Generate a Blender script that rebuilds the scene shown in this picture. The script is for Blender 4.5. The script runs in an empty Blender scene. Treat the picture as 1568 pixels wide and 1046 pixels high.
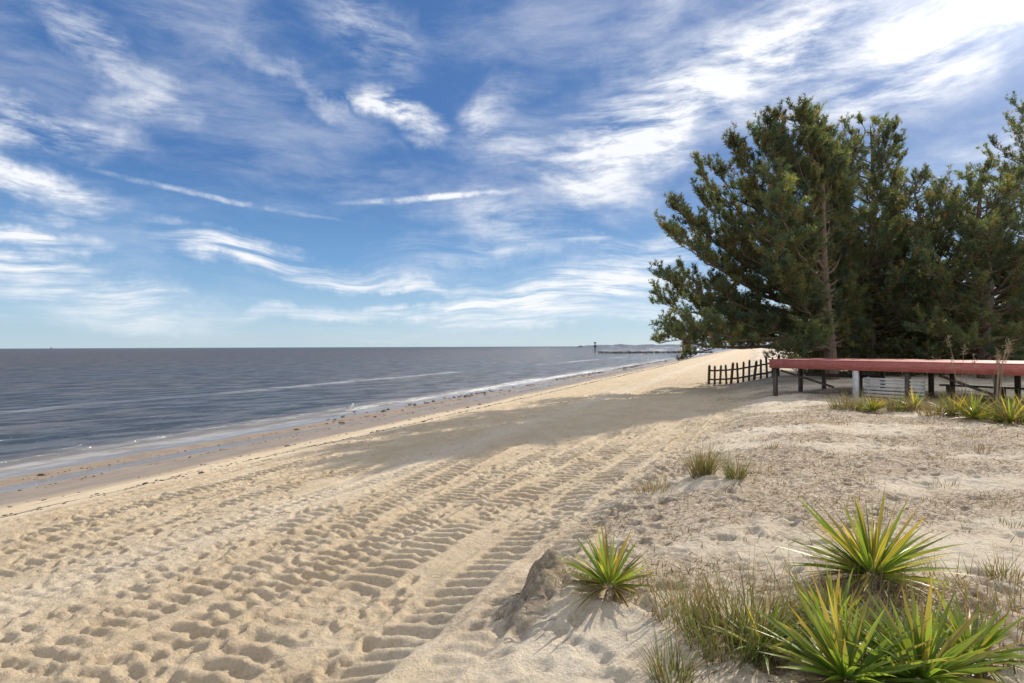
import bpy, math, numpy as np
from mathutils import Vector, Matrix
rng=np.random.default_rng(7)
scene=bpy.context.scene
scene.view_settings.view_transform='Standard'
try: scene.view_settings.look='None'
except Exception: pass
scene.view_settings.exposure=0
H=3.2; FPX=871.0
SUN_EL=math.radians(30.8); SUN_AZ=math.radians(45.)   # azimuth measured from +Y toward +X
# ---------------------------------------------------------------- helpers
def mk(name,V,F,mat=None,cols=None,smooth=False,parent=None,attrs=None):
    V=np.asarray(V,dtype=np.float32); me=bpy.data.meshes.new(name)
    if isinstance(F,np.ndarray): F=[F]
    me.vertices.add(len(V)); me.vertices.foreach_set('co',V.ravel())
    nl=sum(f.size for f in F); npoly=sum(len(f) for f in F)
    me.loops.add(nl); me.polygons.add(npoly)
    me.loops.foreach_set('vertex_index',np.concatenate([f.ravel() for f in F]).astype(np.int32))
    tot=np.concatenate([np.full(len(f),f.shape[1]) for f in F]).astype(np.int32)
    st=np.concatenate([[0],np.cumsum(tot)[:-1]]).astype(np.int32)
    me.polygons.foreach_set('loop_start',st)
    me.polygons.foreach_set('loop_total',tot)
    if smooth: me.polygons.foreach_set('use_smooth',np.ones(npoly,dtype=bool))
    me.update(calc_edges=True)
    if cols is not None:
        a=me.color_attributes.new('Col','FLOAT_COLOR','POINT')
        c=np.ones((len(V),4),dtype=np.float32); c[:,:3]=cols; a.data.foreach_set('color',c.ravel())
    for k,v in (attrs or {}).items():
        a=me.attributes.new(k,'FLOAT','POINT'); a.data.foreach_set('value',np.asarray(v,dtype=np.float32).ravel())
    ob=bpy.data.objects.new(name,me); scene.collection.objects.link(ob)
    if mat: me.materials.append(mat)
    if parent: ob.parent=parent
    return ob
def empty(name):
    e=bpy.data.objects.new(name,None); e.empty_display_size=.3; scene.collection.objects.link(e); return e
def _h(ix,iy,seed):
    n=(ix.astype(np.int64)*374761393+iy.astype(np.int64)*668265263+seed*1274126177)&0xffffffff
    n=((n^(n>>13))*1274126177)&0xffffffff
    return ((n^(n>>16))&0xffff)/65535.0
def vn(x,y,seed=0):
    x0=np.floor(x);y0=np.floor(y);fx=x-x0;fy=y-y0
    fx=fx*fx*(3-2*fx);fy=fy*fy*(3-2*fy)
    a=_h(x0,y0,seed);b=_h(x0+1,y0,seed);c=_h(x0,y0+1,seed);d=_h(x0+1,y0+1,seed)
    return (a*(1-fx)+b*fx)*(1-fy)+(c*(1-fx)+d*fx)*fy
def fbm(x,y,seed=0,o=4):
    r=0;a=.5;t=0
    for i in range(o):
        r=r+a*vn(x*2**i+i*17.3,y*2**i-i*9.1,seed+i);t+=a;a*=.5
    return r/t
def ss(a,b,x):
    t=np.clip((x-a)/(b-a),0,1);return t*t*(3-2*t)
def nrm(v): return v/np.maximum(np.linalg.norm(v,axis=-1,keepdims=True),1e-9)
# ---------------------------------------------------------------- shore coordinates
P0=np.array([-19.,0.]);T=nrm(np.array([.39,.921]));N=np.array([T[1],-T[0]])
def sd(x,y):
    x=np.asarray(x,float);y=np.asarray(y,float)
    return (x-P0[0])*T[0]+(y-P0[1])*T[1],(x-P0[0])*N[0]+(y-P0[1])*N[1]
def xy(s,d): return P0[0]+s*T[0]+d*N[0],P0[1]+s*T[1]+d*N[1]
# ---------------------------------------------------------------- node helpers
class G:
    def __init__(s,nt): s.nt=nt;s.n=nt.nodes;s.l=nt.links
    def new(s,t,**k):
        n=s.n.new(t)
        for a,b in k.items(): setattr(n,a,b)
        return n
    def put(s,sock,v):
        if isinstance(v,bpy.types.NodeSocket): s.l.new(v,sock)
        elif v is not None: sock.default_value=v
    def math(s,op,a,b=None,c=None,clamp=False):
        n=s.new('ShaderNodeMath',operation=op,use_clamp=clamp)
        s.put(n.inputs[0],a)
        if b is not None:s.put(n.inputs[1],b)
        if c is not None:s.put(n.inputs[2],c)
        return n.outputs[0]
    def vm(s,op,a,b=None):
        n=s.new('ShaderNodeVectorMath',operation=op);s.put(n.inputs[0],a)
        if b is not None:
            if op=='SCALE': s.put(n.inputs[3],b)
            else: s.put(n.inputs[1],b)
        return n.outputs[1] if op in('LENGTH','DOT_PRODUCT') else n.outputs[0]
    def mr(s,v,a,b,c=0.,d=1.,smooth=True):
        n=s.new('ShaderNodeMapRange');n.interpolation_type='SMOOTHSTEP' if smooth else 'LINEAR'
        s.put(n.inputs[0],v)
        for i,q in enumerate((a,b,c,d)): s.put(n.inputs[i+1],q)
        return n.outputs[0]
    def noise(s,vec,scale,detail=4,rough=.5,dist=0.,col=False):
        n=s.new('ShaderNodeTexNoise');s.put(n.inputs['Vector'],vec);n.inputs['Scale'].default_value=scale
        n.inputs['Detail'].default_value=detail;n.inputs['Roughness'].default_value=rough;n.inputs['Distortion'].default_value=dist
        return n.outputs['Color' if col else 'Fac']
    def mapping(s,vec,loc=(0,0,0),rot=(0,0,0),scale=(1,1,1),typ='POINT'):
        n=s.new('ShaderNodeMapping',vector_type=typ);s.put(n.inputs[0],vec)
        n.inputs[1].default_value=loc;n.inputs[2].default_value=rot;n.inputs[3].default_value=scale
        return n.outputs[0]
    def mix(s,f,a,b,blend='MIX'):
        n=s.new('ShaderNodeMix',data_type='RGBA',blend_type=blend);s.put(n.inputs[0],f)
        s.put(n.inputs[6],a if not isinstance(a,tuple) else (*a,1)[:4]);s.put(n.inputs[7],b if not isinstance(b,tuple) else (*b,1)[:4])
        return n.outputs[2]
    def attr(s,name):
        return s.new('ShaderNodeAttribute',attribute_name=name)
    def bump(s,h,strength,dist,normal=None):
        n=s.new('ShaderNodeBump');s.put(n.inputs['Height'],h);n.inputs['Strength'].default_value=strength;n.inputs['Distance'].default_value=dist
        if normal is not None: s.l.new(normal,n.inputs['Normal'])
        return n.outputs[0]
def newmat(name):
    m=bpy.data.materials.new(name);m.use_nodes=True;g=G(m.node_tree);bs=m.node_tree.nodes['Principled BSDF']
    return m,g,bs
def setp(g,bs,**k):
    names={'color':'Base Color','rough':'Roughness','spec':'Specular IOR Level','normal':'Normal'}
    for a,b in k.items():
        if isinstance(b,tuple): b=(*b,1)[:4]
        g.put(bs.inputs[names[a]],b)
sdir=Vector((math.sin(SUN_AZ)*math.cos(SUN_EL),math.cos(SUN_AZ)*math.cos(SUN_EL),math.sin(SUN_EL)))
# ---------------------------------------------------------------- WORLD
w=bpy.data.worlds.new("World");scene.world=w;w.use_nodes=True;g=G(w.node_tree)
try:
    w.cycles.sampling_method='MANUAL';w.cycles.sample_map_resolution=512
except Exception: pass
bg=w.node_tree.nodes['Background'];STR=.12
sky=g.new('ShaderNodeTexSky',sky_type='NISHITA');sky.sun_disc=False;sky.sun_elevation=SUN_EL;sky.sun_rotation=SUN_AZ
sky.air_density=1.0;sky.dust_density=.3;sky.ozone_density=3;sky.altitude=0
tc=g.new('ShaderNodeTexCoord');dirv=g.vm('NORMALIZE',tc.outputs['Generated'])
sp=g.new('ShaderNodeSeparateXYZ');g.l.new(dirv,sp.inputs[0])
az=g.math('ARCTAN2',sp.outputs[0],sp.outputs[1]);el=g.math('ARCSINE',sp.outputs[2])
cb=g.new('ShaderNodeCombineXYZ');g.l.new(az,cb.inputs[0]);g.l.new(el,cb.inputs[1]);ae=cb.outputs[0]
wn=g.noise(dirv,3.5,2,.5,col=True);wv=g.vm('SUBTRACT',wn,(.5,.5,.5))
wv2=g.vm('MULTIPLY',wv,(.20,.08,0.))
aew=g.vm('ADD',ae,wv2)
fnz=g.vm('SUBTRACT',g.noise(dirv,16.,4,.6,col=True),(.5,.5,.5))
aeb=g.vm('ADD',aew,g.vm('MULTIPLY',fnz,(.12,.06,0)))
aet=g.vm('ADD',ae,g.vm('MULTIPLY',fnz,(.05,.014,0.)))
def blobs(lst,src=None):
    tot=None
    for (u,v,ru,rv,rot,st) in lst:
        a=math.atan((u-784)/FPX);r=math.hypot(FPX,u-784);e=math.atan((530-v)/r)
        sa=math.cos(a)**2/FPX;se=1/r
        mp=g.mapping(src or aeb,loc=(a,e,0),rot=(0,0,math.radians(rot)),scale=(ru*sa,rv*se,1),typ='TEXTURE')
        ln=g.vm('LENGTH',mp);m=g.mr(ln,0.1,1.,st,0.)
        tot=m if tot is None else g.math('ADD',tot,m)
    return tot
right=blobs([(1480,60,380,110,14,1.3),(1230,70,340,90,14,1.),(1100,120,300,100,28,.85),(960,215,160,120,55,1.1),(850,265,190,65,-25,.8),(1010,250,150,32,-8,.6),
  (770,180,130,40,30,.6),(1010,30,150,50,25,.4),(1300,150,320,50,10,.5),(1560,210,250,50,5,.55),(760,335,150,65,-10,.75)])
left=blobs([(70,185,260,52,-6,1.2),(235,165,110,30,12,.65),(60,275,210,40,-8,1.4),(-10,215,110,80,0,.8),(595,178,95,40,-22,1.6),(560,40,150,80,-30,.5),(150,60,250,38,-32,.7),(470,150,190,20,-28,.45),
  (250,20,250,50,-10,.25),(120,330,80,24,10,.8)])
low=blobs([(50,362,150,22,0,1.2),(40,395,150,22,0,1.4),(350,375,150,28,-4,1.2),(120,435,320,28,-3,1.1),(470,405,270,22,-3,.8),(620,432,230,14,-2,1.),(860,458,300,40,6,1.4),(1000,400,260,50,10,1.),
  (200,480,300,35,-4,.7),(600,470,350,18,2,.8),(850,492,400,18,3,.7),(750,380,200,30,3,.5),(905,368,50,12,0,.5)])
trail=blobs([(330,300,260,6,-6,.5),(660,302,160,7,6,.9)],aet)
nr=g.noise(g.mapping(aew,rot=(0,0,math.radians(-28)),scale=(2.2,9,1)),2.4,8,.66,.12)
nl_=g.noise(g.mapping(aew,rot=(0,0,math.radians(14)),scale=(3.,10,1)),2.4,8,.66,.12)
nlo=g.noise(g.mapping(aew,scale=(1.8,20,1)),2.4,7,.64,.1)
ntr=g.noise(ae,14.,4,.65,0.)
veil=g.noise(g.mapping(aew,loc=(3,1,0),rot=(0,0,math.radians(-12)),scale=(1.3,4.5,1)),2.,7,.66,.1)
def part(m,n,a,b): return g.math('MULTIPLY',m,g.mr(n,a,b))
dens=g.math('ADD',part(right,nr,.32,.72),part(left,nl_,.34,.70))
dens=g.math('ADD',dens,part(low,nlo,.34,.68))
dens=g.math('ADD',dens,part(trail,ntr,.36,.6))
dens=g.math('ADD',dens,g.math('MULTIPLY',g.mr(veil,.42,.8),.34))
dens=g.math('ADD',dens,g.math('MULTIPLY',g.mr(el,.62,1.1),g.mr(veil,.3,.7,.35,.8)))  # extra cloud added high overhead, above the view, to fill the shadows
dens=g.math('ADD',dens,g.math('MULTIPLY',g.mr(sp.outputs[1],.1,-.3),g.mr(nlo,.3,.7,.3,.8)))  # unseen bright cloud added behind the camera as fill light
dens=g.math('MULTIPLY',dens,g.mr(el,0.0,.06,.35,1.))
dens=g.math('MINIMUM',dens,.97)
rp=g.new('ShaderNodeValToRGB');cr=rp.color_ramp
g.l.new(g.mr(el,0.,.9,0,1,False),rp.inputs[0])
stops=[(0,(.50,.67,.78)),(.07,(.35,.56,.78)),(.16,(.16,.36,.67)),(.31,(.065,.19,.48)),(.7,(.055,.155,.42)),(1,(.055,.15,.4))]
while len(cr.elements)<len(stops): cr.elements.new(.5)
for e_,(p_,c_) in zip(cr.elements,stops): e_.position=p_;e_.color=(*c_,1)
k_=1/STR
grad=g.mix(1.,rp.outputs[0],(k_,k_,k_),'MULTIPLY')
skc=g.mix(.84,sky.outputs[0],grad)
cl=g.mix(dens,skc,(.96/STR,.98/STR,1.02/STR))
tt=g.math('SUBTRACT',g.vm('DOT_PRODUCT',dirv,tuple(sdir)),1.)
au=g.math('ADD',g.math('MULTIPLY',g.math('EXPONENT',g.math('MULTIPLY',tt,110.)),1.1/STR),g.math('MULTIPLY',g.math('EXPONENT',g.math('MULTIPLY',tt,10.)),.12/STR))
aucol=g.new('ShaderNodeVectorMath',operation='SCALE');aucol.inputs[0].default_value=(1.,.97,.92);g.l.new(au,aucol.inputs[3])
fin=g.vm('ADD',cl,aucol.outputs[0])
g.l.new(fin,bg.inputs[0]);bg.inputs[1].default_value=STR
# sun
sl=bpy.data.lights.new('sun','SUN');sl.energy=5;sl.angle=math.radians(.5);sl.color=(1.,.92,.80)
so=bpy.data.objects.new('sun',sl);scene.collection.objects.link(so)
so.rotation_euler=sdir.to_track_quat('Z','Y').to_euler();so.location=(20,20,30)
# camera
cam=bpy.data.cameras.new('camera');co=bpy.data.objects.new('camera',cam);scene.collection.objects.link(co);scene.camera=co
cam.lens=20;cam.sensor_width=36;cam.clip_start=.05;cam.clip_end=60000
co.matrix_world=Matrix.Translation((0,0,H))@Matrix.Rotation(math.radians(90+.5),4,'X')@Matrix.Rotation(math.radians(-.22),4,'Z')
# ---------------------------------------------------------------- TERRAIN
def grow(start,step,ratio,end):
    o=[];x=start
    while x<end:
        step*=ratio;x+=step;o.append(x)
    return np.array(o)
S=np.concatenate([-grow(-8,.3,1.25,2500)[::-1],np.arange(8,19,.024),np.arange(19,30,.038),grow(30-.038,.038,1.02,9000)])
D=np.concatenate([-grow(-3,.04,1.12,160)[::-1],np.arange(3,8,.05),np.arange(8,20,.024),grow(20-.024,.024,1.035,9000)])
ss_,dd=np.meshgrid(S,D,indexing='ij')
wob=(fbm(ss_/6,dd*0+3,11,3)-.5)
shift=np.interp(ss_,[0,11,17.6,25.4,60,200],[-.25,-.1,.45,1.5,1.6,2])
rag=(fbm(ss_/1.1,dd/1.1,12,3)-.5)
de=dd-shift*ss(11,15,dd)+(wob*.7+rag*1.0)*ss(9,15,dd)
Z=np.interp(de,[-200,-60,-10,-2,0,.9,1.8,2.6,3.3,5,8,11,15.,15.5,16.2,17.2,25,60,200,9000],
               [-4,-2.5,-.6,-.12,-.015,.035,-.012,.04,.13,.38,.82,.98,1.10,1.17,1.36,1.47,1.56,1.9,2.2,2.4])
Z+=(fbm(ss_/5,dd/1.3,5,3)-.5)*.06*ss(-3,0,dd)*(1-ss(60,300,ss_)*.6)
dry=ss(7.4,8.4,dd+wob*.5)
dune=ss(15.0,16.5,de)
und=(fbm(ss_/3.2,dd/2.4,21,4)-.5)
Z+=und*.10*dry+und*.28*dune*ss(16.5,19,dd)
Z+=(fbm(ss_/.45,dd/.35,31,4)-.5)*.045*dry
clump=fbm(ss_/2.,dd/1.,38,2)
Z+=(fbm(ss_/.12,dd/.10,36,3)-.5)*(.014+.028*clump)*dry*(1-.15*dune)
# tyre tracks: many shallow parallel passes
trk=np.zeros_like(Z)
tl=[(8.3,.13,.14,.018),(9.1,.20,.15,.030),(9.75,.15,.14,.018),(10.6,.20,.15,.030),(11.3,.15,.15,.016),(11.75,.15,.15,.018),(12.25,.18,.16,.024),(12.75,.19,.16,.028),(13.35,.19,.17,.030),(13.9,.2,.17,.030),(14.5,.27,.19,.036),(15.2,.22,.18,.032),(15.75,.17,.17,.02)]
for k,(dc,wd,per,amp) in enumerate(tl):
    sh=np.interp(ss_,[0,14,25,60],[0,0,.6,.8]) if dc>13 else 0
    cen=dc+sh+(vn(ss_/6,ss_*0+k*3.3,50+k)-.5)*.6
    q=np.abs(dd-cen)/wd
    m=ss(1.2,.8,q)
    ph=ss_/per*2*np.pi+1.6*q+2.2*vn(ss_/1.1,dd/.5,60+k)
    gate=ss(.26,.5,fbm(ss_/1.,dd/.6,70+k,3))
    bars=np.clip(np.sin(ph)*1.4,-1,1)
    trk=np.maximum(trk,m*gate);Z+=m*(-.012+bars*amp*gate*.65*ss(36,29,ss_))*ss(80,40,ss_)
    Z+=.014*np.exp(-((q-1.25)/.2)**2)*ss(80,40,ss_)
def stamp(sc,dc,r,dep,ang,el_=1.6,rim=.4):
    i0,i1=np.searchsorted(S,[sc-3.2*r,sc+3.2*r]);j0,j1=np.searchsorted(D,[dc-3.2*r,dc+3.2*r])
    if i1-i0<2 or j1-j0<2:return
    a=S[i0:i1,None]-sc;b=D[None,j0:j1]-dc
    c,s_=math.cos(ang),math.sin(ang);p=(a*c+b*s_)/el_;q=-a*s_+b*c
    rr=(p*p+q*q)/(r*r)
    wgt=1-.6*trk[i0:i1,j0:j1]
    Z[i0:i1,j0:j1]+=wgt*(-dep*np.exp(-rr*rr*.8)+dep*rim*np.exp(-((np.sqrt(rr)-1.5)/.4)**2))
nf=16000
fs=8+rng.random(nf)**1.5*45;fd=8.0+rng.random(nf)*8.6
keep=fbm(fs/2.5,fd/1.2,90,2)>.40
for a,b in zip(fs[keep],fd[keep]):
    stamp(a,b,rng.uniform(.022,.052),rng.uniform(.010,.034),rng.uniform(0,3.14),rng.uniform(1,2.2))
for k in range(22):
    s0=rng.uniform(9,30);d0=rng.uniform(8.5,15.5);an=rng.normal(0,.25)
    for j in range(22):
        stamp(s0+math.cos(an)*j*.62,d0+math.sin(an)*j*.62+(.09 if j%2 else -.09),.052,rng.uniform(.028,.045),an+rng.normal(0,.15),2.3,.5)
for k in range(4000):
    stamp(8+rng.random()*22,15.8+rng.random()*9,rng.uniform(.025,.08),rng.uniform(.010,.028),rng.uniform(0,3.14))
stump=np.zeros_like(Z)
def mound(x,y,rs,rd,h,p=2,st=False):
    global Z,stump
    s0,d0=sd(x,y)
    rr=((ss_-s0)/rs)**2+((dd-d0)/rd)**2
    rr=rr*(1+.7*(fbm(ss_/.1,dd/.1,33,3)-.5))
    e_=np.exp(-rr**p);Z+=h*e_
    if st: stump=np.maximum(stump,ss(.02,.4,e_))
mound(.27,4.52,.17,.15,.14,4,True)
mound(.23,4.35,.24,.15,.09,3,True)
mound(.12,4.05,.3,.14,.06,2,True)
mound(.45,4.3,.3,.2,.08,1.2)
mound(.66,4.1,.35,.35,.05,1)
mound(2.4,3.8,.6,.6,.06,1)
mound(2.6,7.3,.7,.5,.12,1)
def zat(x,y):
    s,d=sd(x,y)
    i=np.clip(np.searchsorted(S,s)-1,0,len(S)-2);j=np.clip(np.searchsorted(D,d)-1,0,len(D)-2)
    a=np.clip((s-S[i])/(S[i+1]-S[i]),0,1);b=np.clip((d-D[j])/(D[j+1]-D[j]),0,1)
    return (Z[i,j]*(1-a)+Z[i+1,j]*a)*(1-b)+(Z[i,j+1]*(1-a)+Z[i+1,j+1]*a)*b
X_,Y_=xy(ss_,dd)
V=np.stack([X_,Y_,Z],-1).reshape(-1,3)
ni,nj=Z.shape;idx=np.arange(ni*nj).reshape(ni,nj)
print('grid',ni,nj)
F=np.stack([idx[:-1,:-1],idx[:-1,1:],idx[1:,1:],idx[1:,:-1]],-1).reshape(-1,4)
p=V[F[0]];
if np.cross(p[1]-p[0],p[2]-p[0])[2]<0: F=F[:,::-1].copy()
wet=ss(6.4,4.6,dd+(fbm(ss_/3,dd,44,3)-.5)*1.2)
wr=np.exp(-((dd+wob*.5-7.4+(fbm(ss_/.8,ss_*0,47,3)-.5)*.5)/.06)**2)*ss(.25,.45,fbm(ss_/.4,dd/.4,48,2))
wr=np.maximum(wr,.7*np.exp(-((dd-6.3+(fbm(ss_/1.2,ss_*0,49,3)-.5)*.8)/.04)**2)*ss(.42,.58,fbm(ss_/.7,dd/.5,41,2)))
pale=np.exp(-((dd-11.6)/.5)**2)
def litf(x,y):
    ex=.16*np.exp(-(((x-4.6)/2.2)**2+((y-8.6)/1.3)**2))+.14*np.exp(-(((x-1.7)/.7)**2+((y-6.6)/.9)**2))+.12*np.exp(-(((x-2.2)/1.2)**2+((y-3.4)/.7)**2))+.10*np.exp(-(((x-9)/4)**2+((y-14)/1.6)**2))
    return fbm(x/1.8,y/.9,61,4)+ex
litter=ss(15.3,16.2,de)*ss(.45,.63,litf(X_,Y_))
m,g,bs=newmat('sand')
geo=g.new('ShaderNodeNewGeometry');pos=geo.outputs['Position']
n1=g.noise(pos,1.3,5,.6);n2=g.noise(pos,22,5,.7);n3=g.noise(pos,230,2,.6)
base=g.mix(g.mr(n1,.3,.7),(.67,.525,.35),(.75,.615,.435))
duneC=g.mix(g.mr(n1,.3,.7),(.74,.62,.455),(.83,.725,.565))
c=g.mix(g.attr('dune').outputs['Fac'],base,duneC)
c=g.mix(g.math('MULTIPLY',g.attr('pale').outputs['Fac'],.5),c,(.80,.70,.55))
c=g.mix(g.math('MULTIPLY',g.mr(n2,.48,.72),.45),c,(.43,.29,.155))
c=g.mix(g.math('MULTIPLY',g.mr(n3,.55,.75),.3),c,(.3,.21,.12))
lit=g.math('MULTIPLY',g.attr('litter').outputs['Fac'],g.mr(n2,.36,.6))
c=g.mix(g.math('MULTIPLY',lit,.65),c,(.27,.18,.11))
c=g.mix(g.math('MULTIPLY',g.attr('stump').outputs['Fac'],g.mr(n2,.3,.6,.3,.75)),c,(.28,.22,.155))
wetC=g.mix(g.mr(n1,.3,.7),(.29,.20,.115),(.38,.275,.17))
wa=g.attr('wet').outputs['Fac'];c=g.mix(wa,c,wetC)
c=g.mix(g.math('MULTIPLY',g.attr('wrack').outputs['Fac'],.9,clamp=True),c,(.06,.045,.03))
hgt=g.math('ADD',g.math('MULTIPLY',n2,1.),g.math('MULTIPLY',n3,.25))
amt=g.mr(wa,0.,1.,1.,.03)
amt=g.math('MULTIPLY',amt,g.mr(g.attr('dry').outputs['Fac'],0,1,.25,1.))
bmp=g.bump(g.math('MULTIPLY',hgt,amt),1.,.045)
setp(g,bs,color=c,rough=g.mr(wa,0,1,.95,.4),spec=g.mr(wa,0,1,.1,.35),normal=bmp)
mk('beach_ground',V,F,m,smooth=True,attrs=dict(wet=wet,dune=dune,wrack=wr,pale=pale,litter=litter,dry=dry,stump=stump))
# ---------------------------------------------------------------- WATER
m,g,bs=newmat('sea_water')
geo=g.new('ShaderNodeNewGeometry');pos=geo.outputs['Position']
dco=g.math('ADD',g.vm('DOT_PRODUCT',pos,(N[0],N[1],0)),-float(P0@N))
rot=math.atan2(T[1],T[0])
pm=g.mapping(pos,rot=(0,0,-rot+.45),scale=(1,1,1))
ps=g.mapping(pos,rot=(0,0,-rot))
wA=g.noise(g.mapping(pm,scale=(.5,1.2,1)),1.0,5,.65,.3)
wE=g.noise(g.mapping(pm,loc=(7,3,0),scale=(.35,1.,1)),.9,5,.7,.2)
wD=g.noise(g.mapping(pm,scale=(.09,.3,1)),1.,4,.65,.2)
wC=g.noise(g.mapping(ps,scale=(.03,.1,1)),1.,3,.5)
calm=g.mr(dco,-3.0,-.2,1.,.06)
hh=g.math('ADD',g.math('MULTIPLY',wA,.55),g.math('MULTIPLY',wD,.9))
b=g.bump(g.math('MULTIPLY',hh,calm),1.,2.4)
far=g.mr(dco,-160.,-25.,1.,0.)
colw=g.mix(g.mr(wC,.35,.65),(.10,.115,.14),(.13,.13,.14))
colw=g.mix(g.math('MULTIPLY',far,.7),colw,(.13,.108,.10))
rip_shade=g.math('MULTIPLY',g.mr(wE,.42,.58),g.mr(dco,-3,-.8,.9,.1))
colw=g.mix(rip_shade,colw,(.025,.038,.06))  # dark ripple troughs painted into the diffuse colour, standing in for reflection
shal=g.mr(dco,-4,0.,0.,.8);colw=g.mix(shal,colw,(.27,.23,.18))
fo=g.noise(g.mapping(ps,scale=(.25,1.,1)),1.2,5,.6)
dw=g.math('ADD',dco,g.math('MULTIPLY',g.math('SUBTRACT',fo,.5),4.))
def band(c0,wd,st): 
    return g.mr(g.math('ABSOLUTE',g.math('SUBTRACT',dw,c0)),0.,wd,st,0.)
fb=g.math('ADD',g.math('MULTIPLY',band(-17.,1.5,.6),g.mr(wC,.40,.56)),band(-.6,.9,.45))
fb=g.math('ADD',fb,band(-2.0,.4,.3))
fb=g.math('MULTIPLY',fb,g.mr(wA,.35,.6,.1,1.))
colw=g.mix(fb,colw,(.6,.6,.6))
df=g.new('ShaderNodeBsdfDiffuse');g.l.new(colw,df.inputs[0])
gl=g.new('ShaderNodeBsdfGlossy');gl.inputs['Roughness'].default_value=.12;g.l.new(b,gl.inputs['Normal'])
gl.inputs[0].default_value=(.9,.93,.97,1)
fr=g.new('ShaderNodeFresnel');fr.inputs['IOR'].default_value=1.33;g.l.new(b,fr.inputs['Normal'])
fac=g.math('MINIMUM',g.math('ADD',g.math('MULTIPLY',fr.outputs[0],.8),.02),g.mr(dco,-3,.3,.40,.5))
mx=g.new('ShaderNodeMixShader');g.put(mx.inputs[0],fac)
g.l.new(df.outputs[0],mx.inputs[1]);g.l.new(gl.outputs[0],mx.inputs[2])
g.l.new(mx.outputs[0],g.n['Material Output'].inputs[0])
Sw=np.array([-3000,-300,-50,0,50,100,200,400,800,2000,9000,30000.]);Dw=np.array([-30000,-9000,-2000,-600,-200,-60,-20,-5,0,4,8.])
a,b_=np.meshgrid(Sw,Dw,indexing='ij');x,y=xy(a,b_);V=np.stack([x,y,a*0],-1).reshape(-1,3)
ix=np.arange(a.size).reshape(a.shape);F=np.stack([ix[:-1,:-1],ix[1:,:-1],ix[1:,1:],ix[:-1,1:]],-1).reshape(-1,4)
p=V[F[0]]
if np.cross(p[1]-p[0],p[2]-p[0])[2]<0: F=F[:,::-1].copy()
mk('sea_water',V,F,m)
# ---------------------------------------------------------------- generic lumps
def ico():
    import bmesh
    bm=bmesh.new();bmesh.ops.create_icosphere(bm,subdivisions=2,radius=1)
    v=np.array([q.co[:] for q in bm.verts]);f=np.array([[q.index for q in k.verts] for k in bm.faces]);bm.free();return v,f
IV,IF=ico()
def lumps(name,P,R,mat,flat=.6,smooth=False):
    Vs=[];Fs=[];
    for k,(p_,r) in enumerate(zip(P,R)):
        sc=rng.uniform(.7,1.3,3);sc[2]*=flat
        v=IV*(1+rng.uniform(-.22,.22,(len(IV),1)))*sc*r
        a=rng.uniform(0,6.28);c,s=math.cos(a),math.sin(a)
        v=v@np.array([[c,s,0],[-s,c,0],[0,0,1]])
        Vs.append(v+p_);Fs.append(IF+k*len(IV))
    return mk(name,np.concatenate(Vs),np.concatenate(Fs),mat,smooth=smooth)
def simple(name,c1,c2,scale=8,rough=.8,bumps=.3,spec=.3,stretch=(1,1,1)):
    m,g,bs=newmat(name);geo=g.new('ShaderNodeNewGeometry')
    n=g.noise(g.mapping(geo.outputs['Position'],scale=stretch),scale,5,.65)
    setp(g,bs,color=g.mix(g.mr(n,.3,.7),c1,c2),rough=rough,spec=spec,normal=g.bump(n,bumps,.02));return m
rockm=simple('dark_rock',(.05,.045,.04),(.14,.125,.11),3)
weedm=simple('seaweed',(.03,.025,.018),(.07,.055,.035),9)
P=[];R=[]
for k in range(700):
    s=26+rng.random()**.9*170;d=rng.normal(.3,.45)
    if vn(np.array([s/5.]),np.array([0.]),8)[0]<.35: continue
    r=rng.uniform(.035,.09)*(1+s/110)
    x,y=xy(s,d);P.append((x,y,max(float(zat(x,y)),-.02)+r*.1));R.append(r)
lumps('shoreline_rocks',P,R,rockm,.45)
P=[];R=[]
for k in range(2200):
    s=5+rng.random()**1.4*90;d=rng.choice([7.4,5.8,2.4,1.2],p=[.45,.12,.23,.2])+rng.normal(0,.13)
    r=rng.uniform(.006,.024)*(1+s/50)
    if rng.random()<.04:r*=2.5
    x,y=xy(s,d);P.append((x,y,float(zat(x,y))+r*.1));R.append(r)
lumps('seaweed_wrack',P,R,weedm,.35)
P=[];R=[]
for k in range(300):
    t=rng.random();x=38+t*52+rng.normal(0,.3);y=252+t*6+rng.normal(0,1.3)
    P.append((x,y,rng.uniform(-.3,.45)));R.append(rng.uniform(.5,.85))
lumps('rock_jetty',P,R,rockm,.7)
# distant coast
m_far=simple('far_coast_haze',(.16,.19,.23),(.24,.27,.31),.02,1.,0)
n=160;t=np.linspace(0,1,n);x=520+t*1900;yb=4200+t*300
hz=6+9*fbm(t*40,t*0,77,4)*ss(0,.08,t)+3*(vn(t*90,t*0,3)>.8)
V=np.concatenate([np.stack([x,yb,t*0-1],-1),np.stack([x,yb+20,hz*1.1],-1),np.stack([x,yb+250,hz*1.1],-1),np.stack([x,yb+270,t*0-1],-1)])
i=np.arange(n-1);F=np.concatenate([np.stack([i+k*n,i+1+k*n,i+1+(k+1)*n,i+(k+1)*n],-1) for k in range(3)])
mk('distant_coast',V,F,m_far)
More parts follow.
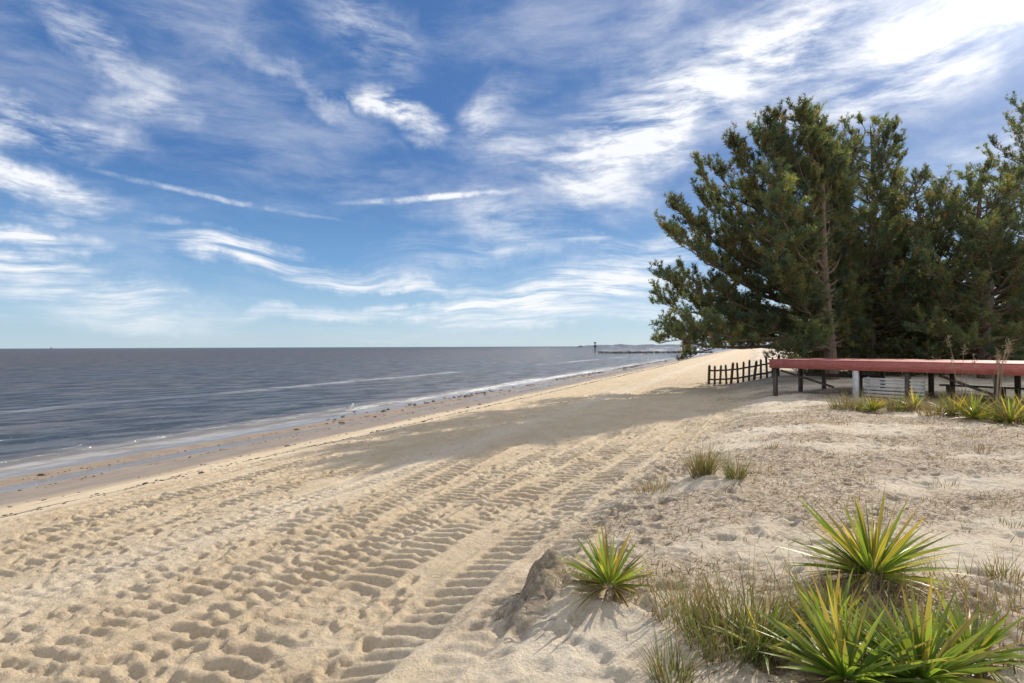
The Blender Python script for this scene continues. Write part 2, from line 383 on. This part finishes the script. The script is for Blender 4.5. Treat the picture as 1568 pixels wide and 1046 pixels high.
# ---------------------------------------------------------------- boxes/tubes builder
class B:
    def __init__(s): s.V=[];s.F=[];s.n=0
    def box(s,c,u,v,w_):   # centre, half-vectors
        c,u,v,w_=map(lambda q:np.array(q,float),(c,u,v,w_))
        pts=[c+a*u+b*v+d*w_ for d in(-1,1) for b in(-1,1) for a in(-1,1)]
        s.V+=pts;o=s.n;s.n+=8
        for f in((0,2,3,1),(4,5,7,6),(0,1,5,4),(2,6,7,3),(0,4,6,2),(1,3,7,5)): s.F.append([o+k for k in f])
    def tube(s,P,R,k=5):
        P=np.asarray(P,float);n=len(P);tg=nrm(np.gradient(P,axis=0))
        up=np.array([.31,.17,.93]);a=nrm(np.cross(tg,up));b=np.cross(tg,a)
        an=np.arange(k)/k*2*np.pi
        ring=P[:,None]+(a[:,None]*np.cos(an)[None,:,None]+b[:,None]*np.sin(an)[None,:,None])*np.asarray(R)[:,None,None]
        s.V+=list(ring.reshape(-1,3));o=s.n;s.n+=n*k
        for i in range(n-1):
            for j in range(k):
                s.F.append([o+i*k+j,o+i*k+(j+1)%k,o+(i+1)*k+(j+1)%k,o+(i+1)*k+j])
    def make(s,name,mat,parent=None,smooth=False): return mk(name,np.array(s.V),np.array(s.F),mat,parent=parent,smooth=smooth)
# channel marker
e=empty('channel_marker_post');bb=B();bb.tube([(36.5,250,-1),(36.5,250,4.6)],[.22,.2],8);bb.box((36.5,250,4.7),(.5,0,0),(0,.5,0),(0,0,.25));bb.box((36.5,250,3.2),(.6,0,0),(0,.08,0),(0,0,.45))
bb.make('post',rockm,e)
e=empty('distant_ship');bb=B();bb.box((-6480,8000,3),(12,0,0),(0,5,0),(0,0,5));bb.box((-6474,8000,12),(4,0,0),(0,3,0),(0,0,4));bb.tube([(-6484,8000,5),(-6484,8000,26)],[1.2,.8]);bb.make('hull',m_far,e)
# ---------------------------------------------------------------- wood / deck / fence
woodm=simple('weathered_wood',(.07,.055,.04),(.17,.14,.11),6,.85,.5,.2,(4,4,.5))
redm=simple('red_paint',(.42,.115,.09),(.54,.18,.14),5,.55,.3,.3,(1,1,3))
whitem=simple('white_paint',(.5,.48,.44),(.7,.68,.64),6,.6,.2)
A=np.array([9.5,21.]);dv=nrm(np.array([4.,-6.]));bv=np.array([-dv[1],dv[0]]) ;TOP=2.69
if bv[0]<0:bv=-bv
L=11.;W=3.6
deck=empty('red_deck')
bb=B();d3=np.array([*dv,0]);b3=np.array([*bv,0]);A3=np.array([*A,0]);up=np.array([0,0,1.])
bb.box(A3+d3*L/2+up*(TOP-.17),d3*L/2,b3*.022,up*.145)
bb.box(A3+b3*(W/2+.024)+d3*.02+up*(TOP-.17),b3*(W/2),d3*.02,up*.145)
nb=24
for k in range(nb):
    o=(k+.5)*W/nb
    bb.box(A3+d3*(L/2-.04)+b3*o+up*(TOP-.012+rng.uniform(-.003,.003)),d3*(L/2+.02),b3*(W/nb/2-.004),up*.014)
bb.make('boards_and_fascia',redm,deck)
bb=B()
for o in(.12,W*.5,W-.1):
    for k in range(6):
        q=A3+d3*(.15+k*2.15)+b3*o
        if o<.2 and k==1: continue
        zg=float(zat(q[0],q[1]));bb.box(q+up*((zg-.3+TOP-.32)/2),d3*.06,b3*.06,up*((TOP-.32-zg+.3)/2))
    bb.box(A3+d3*L/2+b3*o+up*(TOP-.2),d3*(L/2-.1),b3*.04,up*.1)
for k in range(18):
    bb.box(A3+d3*(.3+k*.6)+b3*W/2+up*(TOP-.075),d3*.025,b3*(W/2-.1),up*.045)
bb.tube([A3+d3*.3+b3*.2+up*(TOP-.4),A3+d3*2.+b3*.6+up*1.75],[.04,.04],4)
bb.tube([A3+d3*5.2+b3*.3+up*(TOP-.4),A3+d3*7.+b3*.3+up*1.6],[.04,.04],4)
# low rail and bench boards standing in the shade between the posts
zb=float(zat(*(A3+d3*6.5+b3*1.4)[:2]))
bb.box(A3+d3*6.4+b3*1.3+up*(zb+.42),d3*1.5,b3*.16,up*.022)
for o in(5.1,6.4,7.7): bb.box(A3+d3*o+b3*1.3+up*(zb+.17),d3*.035,b3*.13,up*.228)
bb.box(A3+d3*1.6+b3*1.9+up*(zb+.55),d3*1.3,b3*.02,up*.06)
bb.make('posts_and_joists',woodm,deck)
bb=B();q=A3+d3*3.0+b3*.04;zg=float(zat(q[0],q[1]))
bb.box(q-b3*.01+up*((zg-.2+TOP-.325)/2),d3*.085,b3*.05,up*((TOP-.325-zg+.2)/2))
for k in range(6): bb.box(A3+d3*4.05+b3*.10+up*(zg+.10+k*.105),d3*.85,b3*.015,up*.036)
for o in(3.32,4.85): bb.box(A3+d3*o+b3*.14+up*(zg+.32),d3*.04,b3*.022,up*.36)
bb.make('white_post_and_slats',whitem,deck)
fence=empty('picket_fence');bb=B()
fa=np.array([11.0,31.8]);fb_=np.array([14.6,31.2]);fd=nrm(fb_-fa);ff=np.array([*fd,0]);fn=np.array([-fd[1],fd[0],0]);n=13
for k in range(n):
    q=fa+(fb_-fa)*k/(n-1);zg=float(zat(q[0],q[1]));h=1.08+rng.uniform(-.09,.09);lean=rng.normal(0,.04)
    bb.box((q[0],q[1],zg+h/2-.1),ff*(.055 if k%4 else .07),fn*.015,up*(h/2+.1)+ff*lean)
    top=np.array([q[0],q[1],zg+h])+ff*lean
    bb.box(top+up*.02,ff*.03,fn*.013,up*.03)
for hh_ in(.28,.78):
    for k in range(n-1):
        q0=fa+(fb_-fa)*k/(n-1);q1=fa+(fb_-fa)*(k+1)/(n-1)
        a=np.array([q0[0],q0[1],float(zat(*q0))+hh_]);b_=np.array([q1[0],q1[1],float(zat(*q1))+hh_])
        bb.box((a+b_)/2+fn*.04,(b_-a)/2,fn*.02,up*.045)
bb.make('pickets_and_rails',woodm,fence)
# ---------------------------------------------------------------- foliage
def leafmat(name,trans=.35,rough=.6,spec=.3):
    m,g,bs=newmat(name);a=g.attr('Col').outputs['Color'];setp(g,bs,color=a,rough=rough,spec=spec)
    tr=g.new('ShaderNodeBsdfTranslucent');g.l.new(g.mix(1.,a,(1.4,1.3,.6),'MULTIPLY'),tr.inputs[0])
    mx=g.new('ShaderNodeMixShader');mx.inputs[0].default_value=trans
    g.l.new(bs.outputs[0],mx.inputs[1]);g.l.new(tr.outputs[0],mx.inputs[2]);g.l.new(mx.outputs[0],g.n['Material Output'].inputs[0]);return m
needlem=leafmat('pine_needles',.45,.5,.5);bladem=leafmat('plant_blades',.45,.4,.5);drym=leafmat('dry_grass',.25,.8,.1)
barkm=simple('pine_bark',(.10,.072,.05),(.25,.19,.145),7,.95,.8,.1,(3,3,.8))
def tufts(name,P,Dr,Ln,col,K=24,nl=.19,wd=.015,parent=None,mat=needlem):
    n=len(P);P=np.repeat(P,K,0);Dn=np.repeat(nrm(Dr),K,0);Lr=np.repeat(Ln,K)[:,None];c=np.repeat(col,K,0)
    t=rng.random((n*K,1));r=nrm(rng.normal(size=(n*K,3)));r=nrm(r-(r*Dn).sum(1,keepdims=True)*Dn)
    dr=nrm(Dn*rng.uniform(.45,1.2,(n*K,1))+r)
    st=P+Dn*Lr*t;ln=nl*rng.uniform(.7,1.2,(n*K,1));en=st+dr*ln
    sd_=nrm(np.cross(dr,rng.normal(size=(n*K,3))))*wd
    V=np.stack([st-sd_,st+sd_,en],1).reshape(-1,3);F=np.arange(len(V)).reshape(-1,3)
    c=c*rng.uniform(.8,1.2,(n*K,1));C=np.repeat(c,3,0)
    return mk(name,V,F,mat,cols=C,parent=parent)
def pine(base,top,zs,Rs,left=1.,right=.65,dep=.72,nlimb=80,lean=(0,0),dens=1.,K=24,extra=[],sz=1.,zmin=2.7,tint=1.,lim=None):
    e=empty('pine_tree');wb=B();bx,by=base;zg=float(zat(bx,by));n=14
    t=np.linspace(0,1,n);tz=zg-.3+(top-zg+.1)*t
    tx=bx+lean[0]*t+.35*np.sin(t*5+bx)*t;ty=by+lean[1]*t+.3*np.sin(t*4+by)*t
    wb.tube(np.stack([tx,ty,tz],-1),(.30*sz)*(1-t)**.8+.02,9)
    def tp(z): return np.array([np.interp(z,tz,tx),np.interp(z,tz,ty),z])
    tuP=[];tuD=[];tuL=[];tuC=[]
    def limb(a,c,b,r0,nbr,inner=False):
        q=np.linspace(0,1,9)[:,None];pts=(1-q)**2*a+2*q*(1-q)*c+q*q*b
        pts[1:-1]+=rng.normal(0,.07,(7,3))
        wb.tube(pts,np.linspace(r0,.015,9),5)
        Lb=np.linalg.norm(b-a);lv=rng.uniform(.66,1.45)
        for k in range(nbr):
            tt=1 if k<3 else rng.uniform(.28,1.)**.8
            f=tt*8;i=min(int(f),7);p=pts[i]+(pts[i+1]-pts[i])*(f-i);tg=nrm(pts[i+1]-pts[i])
            side=nrm(np.cross(tg,[0,0,1]))*rng.choice([-1,1])
            dr=nrm(tg*rng.uniform(.3,1)+side*rng.uniform(.1,1)+np.array([0,0,1])*rng.uniform(-.15,.75)+rng.normal(0,.15,3))
            ln=rng.uniform(.5,1.2)*min(1,.35+Lb/7)
            mid=p+dr*ln*.5+rng.normal(0,.05,3);end=p+dr*ln+np.array([0,0,.18*ln])
            wb.tube([p,mid,end],[.025,.016,.008],3)
            nt=max(3,int(rng.uniform(5,9)*dens*(ln+.2)))
            hue=rng.random()
            for j in range(nt):
                u=rng.uniform(.2,1.) if j else 1.
                pp=p+(end-p)*u+rng.normal(0,.06,3)
                d2=dr*rng.uniform(.3,1)+rng.normal(0,.4,3)+np.array([0,0,.85])
                tuP.append(pp);tuD.append(d2);tuL.append(rng.uniform(.16,.34))
                v=rng.uniform(.8,1.2)*tint*lv;x=rng.random()
                g0=np.array([.14,.18,.09]) if hue<.6 else np.array([.195,.215,.09])
                if hue<.2:g0=np.array([.105,.16,.105])
                if x<.08:g0=np.array([.28,.19,.085])
                tuC.append(g0*v)
    ga=rng.uniform(0,6.28)
    for k in range(nlimb):
        f=(k+.5)/nlimb;z=np.interp(f**.95,[0,1],[zs[0],zs[-1]-.2]);z+=rng.normal(0,.15)
        phi=ga+k*2.39996+rng.normal(0,.2);cx,sy=math.cos(phi),math.sin(phi)
        Rr=np.interp(z,zs,Rs);rx=Rr*(right if cx>0 else left);ry=Rr*dep
        rr=rng.uniform(.75,1.04) if rng.random()<.72 else rng.uniform(.35,.7)
        ox,oy=cx*rx*rr,sy*ry*rr
        if lim is not None:
            q=(ox-oy)/1.414
            if q>lim: ox-=(q-lim)/1.414;oy+=(q-lim)/1.414
        c=tp(min(z,top))
        tip=np.array([c[0]+ox,c[1]+oy,max(z,zmin)])
        hl=math.hypot(ox,oy)
        rise=hl*np.interp(z,[zs[0],zs[0]+2.5,top],[-.05,.2,1.0])
        az_=max(z-rise,zg+.9);a=tp(min(az_,top-.3))
        cc=a*.45+tip*.55;cc[2]=a[2]+(tip[2]-a[2])*.3-(.25 if z>zs[0]+1 else -.5)
        limb(a,cc,tip,.03+.012*hl,int(np.interp(hl,[0,2,8],[5,12,28])))
    for (a,c,b) in extra: limb(np.array(a,float),np.array(c,float),np.array(b,float),.11,26)
    wb.make('trunk_and_limbs',barkm,e,True)
    tufts('needles',np.array(tuP),np.array(tuD),np.array(tuL),np.array(tuC),K=K,parent=e)
    return len(tuP)
nt=pine((15.9,28.2),14.8,[2.6,3.8,5,6.6,8.6,10.7,12.5,13.9,14.9],[7.8,8.3,8.4,8.4,8.2,6.6,4.6,2.6,.7],nlimb=160,lean=(-.9,0),dens=1.3,right=.85,dep=.62,zmin=2.4,lim=-.1,
  extra=[((15,27.6,3.4),(10,26.,2.6),(7.0,25.2,3.7)),((15.2,27.4,4),(10.4,25,3.),(8.2,25.,3.9)),((15,27.8,10),(13.6,28,12),(13.0,28.2,13.9)),((15,28.4,9),(16.2,30.5,11.5),(17.2,31.5,14.)),((15,27.8,9),(12.3,28,11.5),(11.2,28.4,12.9))])
print('tufts',nt)
pine((23.6,37.2),17.8,[3,5,7,10,13,15,16.8,18],[6,6.5,6.5,6.2,5.2,4.,2.4,.8],right=.9,dep=.8,nlimb=95,dens=1.25,K=20,lim=1.2)
pine((24.2,33.8),13.,[2.8,4,6,8,10,12,13.2],[5,5.5,5.5,5.2,4.4,2.6,.8],right=.9,left=.9,dep=.8,nlimb=70,dens=1.2,K=18,tint=.9)
pine((27.2,33.2),13.6,[2.8,4,6,8,10,12,13.6],[4.5,5.,5.2,5.0,4.2,2.4,.8],right=1,dep=.8,nlimb=70,dens=1.2,K=18)
pine((41.5,44),24,[3,6,10,14,18,21,24],[6,7,6.5,6.2,5,3.4,1.2],right=1,dep=.8,nlimb=100,dens=1.2,K=18)
pine((23.4,28.2),9.2,[2.2,3.5,5,7,8.5,9.3],[4,4.4,4.2,3.2,1.8,.6],right=1,dep=.8,nlimb=55,dens=1.2,K=18,zmin=2.2,tint=.85)
pine((20.2,32.),10.5,[2.2,3.5,5,7,9,10.6],[4,4.6,4.6,4,2.4,.6],right=1,dep=.8,nlimb=60,dens=1.2,K=18,zmin=2.2,tint=.85,lim=2.)
def thicket(name,pts,hs,rs,per,leaf,col,mat):
    P=[];D_=[];C=[]
    for (x,y),h,r in zip(pts,hs,rs):
        zg=float(zat(x,y));q=nrm(rng.normal(size=(per,3)))*(rng.random((per,1))**.33)
        p=q*np.array([r,r,h*.5])+np.array([x,y,zg+h*.5]);P.append(p);D_.append(q+np.array([0,0,.5])+rng.normal(0,.4,(per,3)))
        C.append(np.array(col)*rng.uniform(.7,1.4)*rng.uniform(.7,1.3,(per,1)))
    P=np.concatenate(P);return tufts(name,P,np.concatenate(D_),np.full(len(P),leaf),np.concatenate(C),K=9,nl=leaf*1.2,wd=leaf*.13,mat=mat)
pts=[];hs=[];rs=[]
for k in range(46):
    x=rng.uniform(17,34);y=29+rng.uniform(0,9)+(x-14.5)*.1;pts.append((x,y));hs.append(rng.uniform(1.,2.4));rs.append(rng.uniform(.8,1.6))
thicket('undergrowth_shrubs',pts,hs,rs,130,.2,(.10,.11,.05),needlem)
pts=[];hs=[];rs=[]
for k in range(170):
    s=70+rng.random()**1.5*900;d=rng.uniform(27,60)+s*.02;x,y=xy(s,d);pts.append((x,y));hs.append(rng.uniform(3,7));rs.append(rng.uniform(2.5,5))
thicket('distant_tree_belt',pts,hs,rs,90,.9,(.07,.085,.045),needlem)
# ---------------------------------------------------------------- blades
def blades(name,Bs,Dr,Ln,Wd,Dp,C0,C1,mat,nseg=6,fold=.25,parent=None,prof='yucca'):
    n=len(Bs);t=np.linspace(0,1,nseg+1);Dr=nrm(Dr)
    p=Bs[:,None]+Dr[:,None]*(Ln[:,None]*t)[...,None];p[...,2]-=(Dp*Ln)[:,None]*t**2.2
    side=nrm(np.cross(Dr,np.array([0,0,1.])+rng.normal(0,.35,(n,3))))
    nm=np.cross(side,Dr)
    wp=(np.minimum(1,.55+t*1.5)*np.minimum(1,(1-t)*2.2+.02)) if prof=='yucca' else (1-t*.93)
    w_=Wd[:,None]*wp
    Lf=p-side[:,None]*w_[...,None]+nm[:,None]*(w_*fold)[...,None];Rt=p+side[:,None]*w_[...,None]+nm[:,None]*(w_*fold)[...,None]
    V=np.stack([Lf,p,Rt],2).reshape(-1,3)
    b=(np.arange(n)*(nseg+1)*3)[:,None,None]+(np.arange(nseg)*3)[None,:,None]
    F=np.concatenate([np.concatenate([b+k,b+k+1,b+k+4,b+k+3],2).reshape(-1,4) for k in(0,1)])
    cc=C0[:,None]*(1-t[None,:,None]**2)+C1[:,None]*t[None,:,None]**2
    C=np.repeat(cc[:,:,None],3,2).reshape(-1,3)
    return mk(name,V,F,mat,cols=C,parent=parent)
def yucca(x,y,L,n,zoff=0.,yellow=.25,minel=.05,name='yucca_plant',W=.0125):
    e=empty(name);z=float(zat(x,y))+zoff
    def gen(n,lo,hi,lm,c0,c1,nm,dp,w):
        a=rng.uniform(0,6.28,n);el=np.arcsin(rng.uniform(math.sin(lo),math.sin(hi),n))
        D_=np.stack([np.cos(a)*np.cos(el),np.sin(a)*np.cos(el),np.sin(el)],-1)
        Bs=np.array([x,y,z])+D_*np.array([.05,.05,.03])+np.array([0,0,.02])
        Ln=L*lm*rng.uniform(.6,1.12,n);return blades(nm,Bs,D_,Ln,w*rng.uniform(.7,1.2,n),rng.uniform(*dp,n),c0,c1,bladem,parent=e)
    v=rng.uniform(.6,1.3,(n,1));ye=(rng.random((n,1))<yellow)
    c0=np.where(ye,np.array([[.36,.34,.07]]),np.array([[.18,.29,.05]]))*v;c1=np.where(ye,np.array([[.52,.36,.10]]),np.array([[.29,.33,.08]]))*v
    br=rng.random((n,1))<.14;c1=np.where(br,np.array([[.30,.18,.07]]),c1)
    gen(n,minel,1.45,1,c0,c1,'leaves',(.02,.22),W)
    m_=n//2;v=rng.uniform(.6,1.2,(m_,1));gen(m_,-.12,.25,.8,np.array([[.26,.19,.11]])*v,np.array([[.36,.27,.16]])*v,'dead_leaves',(.1,.3),.007)
yucca(.70,4.12,.45,100,.04,.35,W=.0105)
yucca(2.42,3.85,.60,150,.03,.4,.12,W=.012)
yucca(1.66,2.85,.47,120,-.02,.2,.15)
yucca(2.0,2.8,.48,130,-.02,.2,.15)
yucca(2.4,3.0,.38,80,-.02,.3,.1,W=.011)
yucca(1.85,3.3,.40,80,-.02,.3,.1,W=.011)
yucca(1.4,3.2,.36,60,-.02,.3,.3,W=.010)
def grass(x,y,L,n,rad,green=.5,droop=.35,name='beach_grass',w=.0035,seed=False):
    a=rng.uniform(0,6.28,n);r=rad*np.sqrt(rng.random(n));bx=x+np.cos(a)*r;by=y+np.sin(a)*r
    Bs=np.stack([bx,by,zat(bx,by)-.01],-1)
    D_=np.stack([np.cos(a)*rng.uniform(.0,.7,n),np.sin(a)*rng.uniform(0,.7,n),np.ones(n)],-1)+rng.normal(0,.12,(n,3))
    gq=(rng.random((n,1))<green);v=rng.uniform(.6,1.3,(n,1))
    c0=np.where(gq,np.array([[.16,.20,.06]]),np.array([[.30,.22,.12]]))*v;c1=np.where(gq,np.array([[.27,.27,.10]]),np.array([[.42,.33,.19]]))*v
    blades(name,Bs,D_,L*rng.uniform(.5,1.1,n),np.full(n,w),rng.uniform(.05,droop*1.6,n),c0,c1,drym,prof='g')
grass(1.22,3.25,.62,260,.22,.65,.5);grass(1.10,3.6,.5,120,.2,.4);grass(1.45,3.45,.6,160,.25,.55,.5)
grass(.82,2.95,.36,110,.10,.6)
grass(2.0,3.5,.5,120,.35,.4);grass(2.3,3.4,.4,120,.35,.15)
grass(2.45,7.35,.62,200,.14,.5,w=.005);grass(2.75,7.0,.5,130,.11,.5,w=.004);grass(1.75,7.1,.25,130,.22,.05)
grass(3.35,3.9,.3,40,.1,.4);grass(1.0,3.9,.2,120,.3,.1);grass(2.9,3.3,.3,120,.35,.2);grass(3.1,3.6,.22,150,.5,.1)
for k in range(130):
    d_=rng.uniform(16.8,26);s_=rng.uniform(10.5,26);x,y=xy(s_,d_);grass(float(x),float(y),rng.uniform(.08,.2),int(rng.uniform(15,50)),rng.uniform(.1,.35),.08)
# plants by the deck
for (u,v,L_) in [(1335,622,.5),(1400,622,.6),(1460,635,.6),(1490,640,.7),(1545,645,.8),(1575,640,.8),(1520,625,.6)]:
    Y=1.66*FPX/(v-528);X=(u-784)/FPX*Y
    if rng.random()<.8: yucca(X,Y,L_*1.1,70,0,.45,.1,W=.015)
    for q in range(2): grass(X+rng.uniform(-.7,.5),Y+rng.uniform(-.1,.5),.75,110,.35,.35,w=.008)
for (u,v) in[(1470,622),(1525,628),(1518,622)]:
    Y=1.66*FPX/(v-528);X=(u-784)/FPX*Y;bb=B();z0=float(zat(X,Y));e=empty('sea_oats')
    for k in range(4):
        dx,dy=rng.normal(0,.12,2);h=rng.uniform(1.3,1.9)
        bb.tube([(X+dx*.3,Y+dy*.3,z0),(X+dx,Y+dy,z0+h*.6),(X+dx*2.2,Y+dy*2,z0+h)],[.008,.006,.004],4)
        q=np.array([X+dx*2.2,Y+dy*2,z0+h-.25])
        for j in range(16):
            p_=q+np.array([0,0,j*.018])+rng.normal(0,.02,3);bb.tube([p_,p_+rng.normal(0,.05,3)+np.array([0,0,.03])],[.009,.003],3)
    bb.make('stalks',simple('sea_oat_straw',(.3,.22,.13),(.42,.32,.2)),e)
# dry litter on dune
n=90000
s=8+rng.random(n)**1.3*26;d=15.8+rng.random(n)*14;x,y=xy(s,d)
k=(litf(x,y)+rng.normal(0,.08,n))>.53;x=x[k];y=y[k];n=len(x)
a=rng.normal(.6,.9,n);D_=np.stack([np.cos(a),np.sin(a),np.abs(rng.normal(.08,.3,n))],-1)
v=rng.uniform(.4,1.4,(n,1));c=np.array([[.20,.135,.08]])*v
blades('dry_grass_litter',np.stack([x,y,zat(x,y)+.004],-1),D_,rng.uniform(.04,.17,n),rng.uniform(.002,.0045,n),rng.uniform(0,.15,n),c,c*1.2,drym,nseg=2,prof='g')
# ---------------------------------------------------------------- gull
e=empty('seagull');gx,gy=-8.15,28.6;gz=max(float(zat(gx,gy)),0)
wm=simple('white_feathers',(.75,.75,.73),(.85,.85,.84));gm=simple('grey_feathers',(.25,.27,.3),(.35,.37,.4));om=simple('bill_and_legs',(.5,.25,.05),(.6,.3,.06))
def ell(nm,c,r,mat,ry=0):
    v=IV*np.array(r);c_,s_=math.cos(ry),math.sin(ry);v=v@np.array([[c_,0,-s_],[0,1,0],[s_,0,c_]])
    mk(nm,v+np.array(c),IF,mat,smooth=True,parent=e)
ell('body',(gx,gy,gz+.2),(.17,.08,.08),wm,-.2);ell('neck',(gx+.13,gy,gz+.27),(.05,.045,.08),wm);ell('head',(gx+.15,gy,gz+.34),(.055,.045,.045),wm)
ell('wings',(gx-.05,gy,gz+.225),(.19,.085,.055),gm,-.15);ell('tail',(gx-.22,gy,gz+.17),(.08,.04,.02),wm)
bb=B();bb.tube([(gx+.19,gy,gz+.335),(gx+.26,gy,gz+.325)],[.012,.003],5)
for o in(-.03,.03): bb.tube([(gx,gy+o,gz+.14),(gx+.01,gy+o,gz)],[.007,.006],5);bb.box((gx+.03,gy+o,gz+.004),(.03,0,0),(0,.018,0),(0,0,.004))
bb.make('bill_and_legs',om,e)
